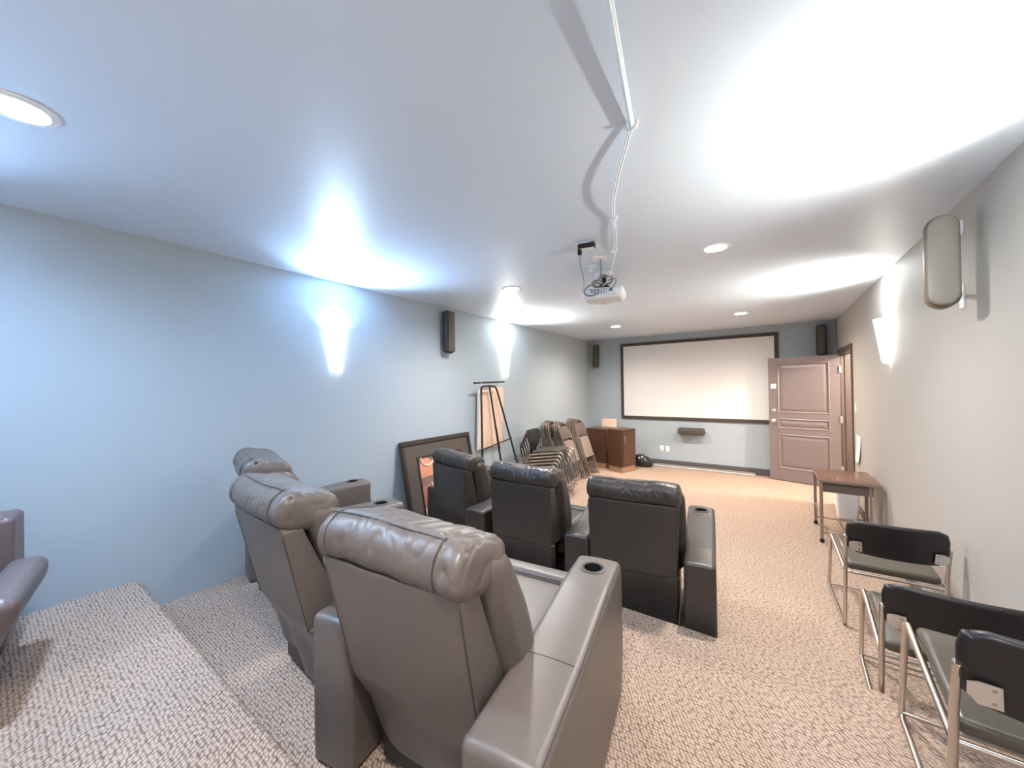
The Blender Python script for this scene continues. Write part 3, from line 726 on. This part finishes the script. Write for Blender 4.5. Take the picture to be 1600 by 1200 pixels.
for u0, u1, z0, z1 in pan:
    b = MB()
    for s_, yb in ((1, 0), (-1, Td)):
        steps = [(0.028, 0.010), (0.034, 0.010), (0.075, 0.001)]
        for k_ in range(2):
            (o0, d0), (o1, d1) = steps[k_], steps[k_+1]
            A_ = [(u0+o0, z0+o0), (u1-o0, z0+o0), (u1-o0, z1-o0), (u0+o0, z1-o0)]; B_ = [(u0+o1, z0+o1), (u1-o1, z0+o1), (u1-o1, z1-o1), (u0+o1, z1-o1)]
            for q in range(4):
                r_ = (q+1) % 4
                b.face([(ff(A_[q][0]), yb+s_*d0, A_[q][1]), (ff(A_[r_][0]), yb+s_*d0, A_[r_][1]), (ff(B_[r_][0]), yb+s_*d1, B_[r_][1]), (ff(B_[q][0]), yb+s_*d1, B_[q][1])])
        b.face([(ff(u0+0.075), yb+s_*0.001, z0+0.075), (ff(u1-0.075), yb+s_*0.001, z0+0.075), (ff(u1-0.075), yb+s_*0.001, z1-0.075), (ff(u0+0.075), yb+s_*0.001, z1-0.075)] if z1-z0 > 0.16 else
               [(ff(u0+0.075), yb+s_*0.001, z0+0.075), (ff(u1-0.075), yb+s_*0.001, z0+0.075), (ff(u1-0.075), yb+s_*0.001, z1-0.075), (ff(u0+0.075), yb+s_*0.001, z1-0.075)])
    b.build('door_panel', M['door'], t, smooth=False)
for zc, nm, rr in ((1.02, 'door_knob', 0.027), (1.205, 'deadbolt', 0.024)):
    b = MB(); X = Matrix.Translation((ff(0.072), 0, zc))@Matrix.Rotation(PI/2, 4, 'X')
    if nm == 'door_knob': b.lathe([(0.034, 0), (0.034, 0.006), (0.014, 0.012), (0.013, 0.03), (rr, 0.04), (rr+0.002, 0.055), (rr*0.7, 0.066), (0, 0.068)], 20, X)
    else: b.lathe([(0.030, 0), (0.030, 0.008), (0.024, 0.014), (0, 0.015)], 20, X); b.box((ff(0.072)-0.006, -0.032, zc-0.016), (ff(0.072)+0.006, -0.012, zc+0.016))
    b.build(nm, M['steel'], t)
for zc in (0.30, 1.09, 1.88):
    b = MB(); b.box((-0.002, -0.003, zc-0.055), (0.03, 0.003, zc+0.055)); b.tube([(0.004, -0.006, zc-0.055), (0.004, -0.006, zc+0.055)], 0.007, 10); b.build('hinge', M['steel'], t)
sg = quick('door_sign', (ff(0.035), -0.003, 1.585), (ff(0.115), 0, 1.665), M['white'], t, bevel=0.001)
b = MB(); b.tube([(ff(0.075)+0.026*math.cos(a), -0.0035, 1.625+0.016*math.sin(a)) for a in [2*PI*i/20 for i in range(20)]], 0.0016, 5, closed=True)
b.box((ff(0.058), -0.0045, 1.6225), (ff(0.092), -0.003, 1.6275)); b.build('sign_print', M['ink'], sg)

# ------------------------------------------------------------------ perforated light strip on the floor under the screen
t = empty('floor_strip', (-1.17, 8.06, 0), 0, 'long white perforated metal strip on the floor below the screen', 'strip')
b = MB(); b.box((-0.95, -0.04, 0), (0.95, 0.05, 0.012)); b.box((-0.95, 0.02, 0.012), (0.95, 0.05, 0.05)); b.build('channel', M['cord_gy'], t, bevel=0.002)
b = MB()
for i in range(95):
    x = -0.94+i*0.02; b.box((x, -0.03, 0.012), (x+0.012, 0.015, 0.022))
o = b.build('teeth', M['paper'], t, smooth=False, weld=False); o['kind'] = 'stuff'

# ------------------------------------------------------------------ dark wood cabinets, board, bag
def cabinet(loc, rz, w_, d_, h_, lab, handle=True):
    t = empty('cabinet', loc, rz, lab, 'cabinet')
    quick('body', (-w_/2, -d_/2, 0.11), (w_/2, d_/2, h_-0.02), M['wood'], t, bevel=0.004)
    quick('plinth', (-w_/2+0.006, -d_/2+0.006, 0), (w_/2-0.006, d_/2-0.006, 0.11), M['wood_base'], t, bevel=0.003)
    quick('top', (-w_/2-0.004, -d_/2-0.004, h_-0.02), (w_/2+0.004, d_/2+0.004, h_), M['wood'], t, bevel=0.003)
    dr = quick('door', (w_/2, -d_/2+0.03, 0.14), (w_/2+0.012, d_/2-0.03, h_-0.06), M['wood'], t, bevel=0.003)
    if handle:
        b = MB(); b.tube(fillet([(w_/2+0.012, -d_/2+0.06, h_-0.13), (w_/2+0.03, -d_/2+0.06, h_-0.14), (w_/2+0.03, -d_/2+0.06, h_-0.24), (w_/2+0.012, -d_/2+0.06, h_-0.25)], 0.01), 0.005, 8); b.build('handle', M['steel'], dr)
    return t
# near one: left-front face from (-2.64,7.13) to (-2.33,7.00), right face back to (-2.30,7.47)
cabinet((-2.41, 7.27, 0), D(-20), 0.335, 0.42, 0.83, 'tall narrow dark wood cabinet with handle, nearest the screen')
cabinet((-2.93, 7.50, 0), D(-8), 0.45, 0.45, 0.80, 'dark wood cabinet half hidden behind the folded chairs', False)
b = MB(); b.sbox((0.34, 0.018, 0.95), 0.004, (1, 1, 1), k=1); o = b.build('wood_board', M['board']); o.location = (-2.94, 7.98, 0.475); o.rotation_euler = (D(-6), 0, D(0))
tag(o, 'pale square board standing behind the dark cabinets', 'board')
b = MB(); rb = random.Random(8)
def bagf(x, y, z):
    q = Vector((x, y, z)); n_ = 0.035*noise.noise(q*9)+0.018*noise.noise(q*22)
    s_ = 1+n_*4
    return (x*s_, y*s_, (z+0.12)*(1.0-0.9*max(0, x/0.20)*0.55)*(1+n_*2)-0.12 if True else z)
b.sbox((0.38, 0.28, 0.25), 0.10, (22, 16, 14), (0, 0, 0.12), k=5, fn=bagf)
for v in b.bm.verts: v.co.z = max(0.002, v.co.z)
o = b.build('garbage_bag', M['bag']); o.location = (-2.16, 7.88, 0); o.rotation_euler = (0, 0, D(10)); tag(o, 'crumpled black plastic bag on the floor beside the cabinet', 'bag')

# ------------------------------------------------------------------ easel, board, picture on the left wall
b0 = MB(); b0.sbox((0.02, 0.60, 0.89), 0.004, (1, 12, 6), k=1, fn=lambda x, y, z: (x+0.008*math.sin(y*18+z*3), y, z)); o = b0.build('poster_board', M['board'])
o.location = (-3.385, 4.32, 1.245); o.rotation_euler = (D(0), D(2.5), 0); tag(o, 'pale peach board hanging behind the black easel', 'board')
b0 = MB(); b0.tube([(0, 0, -0.44), (0.005, 0, 0.0), (0, 0, 0.44)], [0.016, 0.02, 0.016], 10); c_ = b0.build('rolled_edge', M['paper'], o); c_.location = (0.008, -0.31, 0)
t = empty('easel', (-3.0, 4.1, 0), 0, 'black metal tripod easel leaning by the left wall', 'easel')
tp = -0.265; # top x offset
b = MB(); b.tube([(tp, -0.30, 1.75), (tp, 0.40, 1.77)], 0.013, 10); b.build('crossbar', M['iron'], t)
lx = lambda z: tp+(0-tp)*(1-z/1.75)*0.9
b = MB(); b.tube(fillet([(lx(0), -0.42, 0), (lx(1.60), -0.17, 1.60), (lx(1.70), -0.15, 1.70), (lx(1.71), 0.05, 1.71)], 0.04), 0.014, 8); b.build('leg', M['iron'], t)
b = MB(); b.tube([(lx(0.0), 0.12, 0.0), (lx(1.71), 0.03, 1.71)], 0.014, 8); b.build('leg', M['iron'], t)
b = MB(); b.tube(fillet([(lx(0), 0.62, 0), (lx(1.60), 0.20, 1.62), (lx(1.70), 0.17, 1.70), (lx(1.71), 0.02, 1.71)], 0.04), 0.014, 8); b.build('leg', M['iron'], t)
b = MB(); b.tube([(lx(0.88)+0.012, -0.30, 0.86), (lx(0.93)+0.012, 0.40, 0.93)], 0.009, 8); b.build('cross_brace', M['iron'], t)
b = MB(); b.tube([(lx(0.8)+0.02, 0.06, 0.82), (lx(1.15)+0.02, 0.05, 1.12)], 0.012, 8); b.build('adjuster', M['iron'], t)
b = MB()
for yy in (-0.17, 0.25): b.tube(loop(tp+0.0, yy, 1.74, 0.03, tiltx=1.2), 0.003, 5)
b.build('tie', M['paper'], t)
# picture leaning on the wall
t = empty('framed_picture', (-3.20, 3.26, 0.012), 0, 'large dark framed picture leaning against the blue left wall', 'picture')
pw, ph = 1.17, 1.09; rotp = D(-11.5)
X = Matrix.Rotation(rotp, 4, 'Y')
def pbox(y0, y1, z0, z1, x0, x1, name, mt, parent, bv=0.0):
    b = MB(); b.box((x0, y0, z0), (x1, y1, z1)); 
    for v in b.bm.verts: v.co = X@v.co
    return b.build(name, mt, parent, smooth=bool(bv), bevel=bv)
fwid = 0.055
for (y0, y1, z0, z1) in ((-pw/2, pw/2, 0, fwid), (-pw/2, pw/2, ph-fwid, ph), (-pw/2, -pw/2+fwid, fwid, ph-fwid), (pw/2-fwid, pw/2, fwid, ph-fwid)):
    pbox(y0, y1, z0, z1, -0.02, 0.02, 'frame_rail', M['frame_dk'], t, 0.008)
pbox(-pw/2+fwid, pw/2-fwid, fwid, ph-fwid, -0.012, 0.002, 'mat', M['matbrd'], t)
ay0, ay1, az0, az1 = -pw/2+0.24, pw/2-0.24, 0.18, ph-0.22
for (y0, y1, z0, z1) in ((ay0-0.02, ay1+0.02, az0-0.02, az0), (ay0-0.02, ay1+0.02, az1, az1+0.02), (ay0-0.02, ay0, az0, az1), (ay1, ay1+0.02, az0, az1)):
    pbox(y0, y1, z0, z1, 0.002, 0.012, 'inner_fillet', M['frame_dk'], t, 0.002)
art = pbox(ay0, ay1, az0, az1, 0.002, 0.004, 'artwork', M['art_bg'], t)
def blob(pts, mt, nm, d):
    b = MB(); n = len(pts); V = [X@Vector((d, ay0+p[0], az0+p[1])) for p in pts]; b.add(V, [tuple(range(n))]); return b.build(nm, mt, art, smooth=False)
blob([(0.0, 0.46), (0.26, 0.48), (0.20, 0.62), (0.14, 0.69), (0.06, 0.69), (0.0, 0.60)], M['art_or'], 'painted_shape', 0.0050)
blob([(0.0, 0.13), (0.22, 0.12), (0.20, 0.30), (0.15, 0.34), (0.12, 0.38), (0.0, 0.36)], M['art_red'], 'painted_shape', 0.0050)
blob([(0.0, 0.01), (0.24, 0.01), (0.22, 0.11), (0.0, 0.12)], M['art_cr'], 'painted_shape', 0.0050)
blob([(0.32, 0.05), (0.6, 0.05), (0.62, 0.5), (0.45, 0.62), (0.34, 0.4)], M['art_or'], 'painted_shape', 0.0050)
b = MB(); b.tube([X@Vector((0.0055, ay0+0.13+0.10*math.cos(a), az0+0.70+0.11*math.sin(a))) for a in [PI+PI*i/14 for i in range(15)]], 0.011, 6); b.tube([X@Vector((0.0055, ay0+0.20+0.05*math.cos(a), az0+0.38+0.06*math.sin(a))) for a in [PI*0.9+PI*i/14 for i in range(15)]], 0.008, 6); b.build('painted_arc', M['art_cr'], art)

# ------------------------------------------------------------------ chrome sled chair with black vinyl
def side_chair(name, loc, rz, lab, grp=None, low=False):
    t = empty(name, loc, rz, lab, 'chair', grp)
    n = 6 if low else 10; R = 0.0115
    hw = 0.235
    for sx in (-1, 1):
        x = sx*hw
        pts = [(x, -0.32, 0.405), (x, 0.14, 0.472), (x, 0.20, 0.478), (x, 0.225, 0.44), (x, 0.33, R), (x, -0.25, R), (x, -0.27, 0.03), (x, -0.325, 0.40), (x, -0.335, 0.52), (x, -0.375, 0.665)]
        b = MB(); b.tube(fillet(pts, 0.035, 3 if low else 5), R, n); b.build('side_frame', M['chrome'], t)
    b = MB(); b.tube([(-hw, 0.315, R+0.02), (hw, 0.315, R+0.02)], 0.008, n); b.build('front_crossbar', M['chrome'], t)
    b = MB(); b.tube([(-hw, -0.322, 0.405), (hw, -0.322, 0.405)], R*0.9, n); b.build('rear_crossbar', M['chrome'], t)
    def fs(x, y, z): return (x, y, z - 0.02*max(0, (y-0.1)/0.12)**2 - 0.015*math.cos(PI*x/0.5)*math.cos(PI*y/0.5)*(1 if z > 0 else 0) + (0.02 if z > 0 else 0)*max(0, abs(x)-0.19)/0.03*0)
    b = MB(); b.sbox((0.445, 0.45, 0.055), 0.022, (6, 8, 1), (0, 0.0, 0.0), k=3, fn=fs)
    Xs = Matrix.Translation((0, -0.08, 0.468))@Matrix.Rotation(D(8.5), 4, 'X')
    for v in b.bm.verts: v.co = Xs@v.co
    b.build('seat', M['vinyl_seat'], t)
    def fb(x, y, z):
        e = abs(x)/0.235
        return (x, y - 0.035*(1-e*e) + 0.02, z*(1-0.06*e**3))
    b = MB(); b.sbox((0.475, 0.035, 0.225), 0.016, (12, 1, 4), k=3, fn=lambda x, y, z: fb(x, y, z))
    # round the corners of the back pad
    for v in b.bm.verts:
        cx_, cz_ = abs(v.co.x)-(0.2375-0.06), abs(v.co.z)-(0.1125-0.06)
        if cx_ > 0 and cz_ > 0:
            l = math.hypot(cx_, cz_); f = 0.06*max(cx_, cz_)/0.06/l if l > 0 else 1
            v.co.x = math.copysign(0.2375-0.06+cx_*f, v.co.x); v.co.z = math.copysign(0.1125-0.06+cz_*f, v.co.z)
    Xb = Matrix.Translation((0, -0.385, 0.668))@Matrix.Rotation(D(8), 4, 'X')
    for v in b.bm.verts: v.co = Xb@v.co
    b.build('backrest', M['vinyl'], t)
    for sx in (-1, 1):
        b = MB()
        pl = [(0.225, -0.012), (0.225, 0.022), (0.205, 0.032), (0.165, 0.034), (0.162, -0.030), (0.205, -0.034)]
        V = [Xb@Vector((sx*p[0], -0.026+(-0.018)*(1-(p[0]/0.235)**2)+0.018-0.012+0.0*p[1], p[1]-0.055)) for p in pl]
        V += [v_+Xb.to_3x3()@Vector((0, 0.004, 0)) for v_ in V]
        k_ = len(pl); b.add(V, [tuple(range(k_)), tuple(range(k_, 2*k_))[::-1]]+[(i, (i+1) % k_, k_+(i+1) % k_, k_+i) for i in range(k_)])
        bk = b.build('bracket', M['steel'], t, smooth=False)
        if not low:
            b = MB()
            for px_, pz_ in ((0.178, 0.02), (0.178, -0.018)):
                b.lathe([(0.0, -0.003), (0.005, -0.002), (0.006, 0.001)], 10, Xb@Matrix.Translation((sx*px_, -0.027, pz_-0.055))@Matrix.Rotation(-PI/2, 4, 'X'))
            b.build('rivet', M['chrome'], bk)
    return t
side_chair('stacking_chair', (0.635, 3.69, 0), D(2), 'chrome chair with black vinyl back, farthest of three along the right wall', 'vinyl chairs by the right wall')
side_chair('stacking_chair', (0.665, 2.74, 0), D(-2), 'middle one of three black vinyl chairs along the right wall', 'vinyl chairs by the right wall')
side_chair('stacking_chair', (0.675, 1.94, P1Z), D(-2), 'nearest black vinyl chair, cut off at the lower right corner', 'vinyl chairs by the right wall')
# stack by the far left wall
pr = side_chair('stacking_chair', (-2.90, 5.16, 0), D(-84), 'bottom chair of the chrome chair stack by the left wall', 'stacked chrome chairs by the left wall', True)
names = ['second chair from the bottom of the chrome chair stack', 'third chair from the bottom of the chrome chair stack', 'fourth chair from the bottom of the chrome chair stack', 'top chair of the chrome chair stack by the left wall, olive-black seat']
for i, nm in enumerate(names):
    c = copy_tree(pr); c.location = (-2.90+0.030*(i+1), 5.16, 0.055*(i+1)); c['label'] = nm

# ------------------------------------------------------------------ folded metal chairs leaning on the left wall
def folding_chair(loc, lab, grp):
    """local: plane in y (width) and z (up), front face towards +x; leaning handled by rotation"""
    t = empty('folding_chair', loc, 0, lab, 'chair', grp)
    wv, hv = 0.44, 1.08; R = 0.010
    def arch(w_, h_, x, z0=0):
        pts = [(x, -w_/2, z0)]+[(x, -w_/2*0.90, h_-0.16)]
        for i in range(1, 10):
            a = PI*i/10; pts.append((x, -w_/2*0.90*math.cos(a), h_-0.16+0.16*math.sin(a)))
        pts += [(x, w_/2*0.90, h_-0.16), (x, w_/2, z0)]
        return pts
    b = MB(); b.tube(arch(wv, hv, 0), R, 6); b.build('front_frame', M['fold'], t)
    b = MB(); b.tube(fillet([(-0.022, -0.19, 0.02), (-0.022, -0.18, 0.66), (-0.022, 0.18, 0.66), (-0.022, 0.19, 0.02)], 0.04, 3), 0.009, 6); b.build('rear_frame', M['fold'], t)
    b = MB(); b.sbox((0.012, 0.37, 0.24), 0.005, (1, 6, 3), (0, 0, 0.905), k=1, fn=lambda x, y, z: (x-0.018*(1-(y/0.19)**2), y*(1-0.32*max(0, z/0.12)**2), z)); b.build('backrest', M['fold'], t)
    b = MB(); b.sbox((0.022, 0.37, 0.38), 0.009, (1, 4, 4), (0.006, 0, 0.55), k=2, fn=lambda x, y, z: (x, y*(1-0.10*max(0, z/0.19)), z)); b.build('seat', M['fold_seat'], t)
    for z in (0.24, 0.11):
        b = MB(); b.tube([(0, -wv/2, z), (0, wv/2, z)], 0.007, 6); b.build('crossbar', M['fold'], t)
    b = MB(); b.tube([(-0.022, -0.185, 0.17), (-0.022, 0.185, 0.17)], 0.007, 6); b.build('crossbar', M['fold'], t)
    return t
G1 = 'folded chairs in the nearer leaning row'; G2 = 'folded chairs in the farther leaning row'
fc0 = folding_chair((-2.73, 6.05, 0), 'brown folding chair at the front of the nearer leaning row', G1)
fc0.rotation_euler = (0, D(-20), D(2))
ordn = ['second', 'third', 'fourth', 'fifth', 'sixth', 'seventh', 'eighth', 'ninth']
for i in range(8):
    c = copy_tree(fc0); gap = 0.0 if i < 4 else 0.03
    c.location = (-2.73-0.047*(i+1)-gap, 6.05-0.004*(i % 3)-(0.06 if i >= 4 else 0), 0); c.rotation_euler = (0, D(-19.5+0.9*(i+1)*0.9-(0)), D(2))
    c['label'] = '%s folding chair from the front in the nearer leaning row' % ordn[i]
fd0 = copy_tree(fc0); fd0.location = (-2.71, 6.62, 0); fd0.rotation_euler = (0, D(-18), D(1)); fd0['label'] = 'brown folding chair at the front of the farther leaning row'; fd0['group'] = G2
for i in range(6):
    c = copy_tree(fc0); c.location = (-2.71-0.045*(i+1), 6.62-0.01*(i+1), 0); c.rotation_euler = (0, D(-17.5+0.9*(i+1)), D(1)); c['group'] = G2
    c['label'] = '%s folding chair from the front in the farther leaning row' % ordn[i]

# ------------------------------------------------------------------ small rolling table and bin
t = empty('side_table', (0.665, 5.38, 0), 0, 'small brown wood-topped table on casters against the right wall', 'table')
tw, td, th_ = 0.48, 0.66, 0.665
b = MB(); b.sbox((tw, td, 0.022), 0.004, (1, 1, 1), (0, 0, th_-0.011), k=2); b.build('tabletop', M['wood_table'], t)
b = MB(); b.box((-tw/2-0.003, -td/2-0.003, th_-0.024), (tw/2+0.003, -td/2, th_+0.001)); b.box((-tw/2-0.003, -td/2, th_-0.024), (-tw/2, td/2, th_+0.001)); b.build('edge_band', M['table_metal'], t, smooth=False)
ap = quick('apron', (-tw/2+0.03, -td/2+0.03, th_-0.13), (tw/2-0.06, -td/2+0.05, th_-0.024), M['jamb'], t, bevel=0.002)
quick('back_apron', (-tw/2+0.03, td/2-0.04, th_-0.10), (tw/2-0.03, td/2-0.02, th_-0.024), M['jamb'], t)
quick('modesty_panel', (tw/2-0.09, -td/2+0.02, 0.10), (tw/2-0.07, -td/2+0.05, th_-0.024), M['table_metal'], t)
for sx in (-1, 1):
    for sy in (-1, 1):
        x = sx*(tw/2-0.016); y = sy*(td/2-0.016)
        lg = quick('leg', (x-0.014, y-0.014, 0.045), (x+0.014, y+0.014, th_-0.024), M['table_metal'], t, bevel=0.003)
        b = MB(); b.lathe([(0, -0.011), (0.018, -0.011), (0.022, -0.006), (0.022, 0.006), (0.018, 0.011), (0, 0.011)], 16, Matrix.Translation((x, y, 0.022))@Matrix.Rotation(PI/2, 4, 'X')@Matrix.Rotation(0.5, 4, 'Y')); b.box((x-0.012, y-0.012, 0.026), (x+0.012, y+0.012, 0.046)); b.build('caster', M['black'], lg)
for a_, c_ in (((-tw/2+0.016, -td/2+0.016, 0.11), (tw/2-0.016, -td/2+0.016, 0.11)), ((-tw/2+0.016, td/2-0.016, 0.09), (tw/2-0.016, td/2-0.016, 0.09)), ((-tw/2+0.016, -td/2+0.016, 0.26), (-tw/2+0.016, td/2-0.016, 0.26)), ((-0.02, -td/2+0.016, 0.10), (-0.02, td/2-0.016, 0.09))):
    b = MB(); b.tube([a_, c_], 0.010, 8); b.build('stretcher', M['table_metal'], t)
t = empty('waste_bin', (0.775, 6.10, 0), 0, 'white plastic waste bin on the floor behind the small table', 'bin')
def fbn(x, y, z): f = (z+0.19)/0.38; s_ = 0.80+0.20*f; return (x*s_, y*s_, z+0.19)
b = MB(); b.sbox((0.235, 0.19, 0.38), 0.035, (2, 2, 2), k=4, fn=fbn)
top = [f for f in b.bm.faces if f.calc_center_median().z > 0.365]
bmesh.ops.delete(b.bm, geom=top, context='FACES'); o = b.build('body', M['white'], t); o.modifiers.new('wall', 'SOLIDIFY').thickness = 0.003
b = MB(); pts = [(0.112*math.copysign(abs(math.cos(a))**0.6, math.cos(a)), 0.09*math.copysign(abs(math.sin(a))**0.6, math.sin(a)), 0.368) for a in [2*PI*i/32 for i in range(32)]]
b.tube(pts, 0.006, 8, closed=True); b.build('rim', M['white'], t)
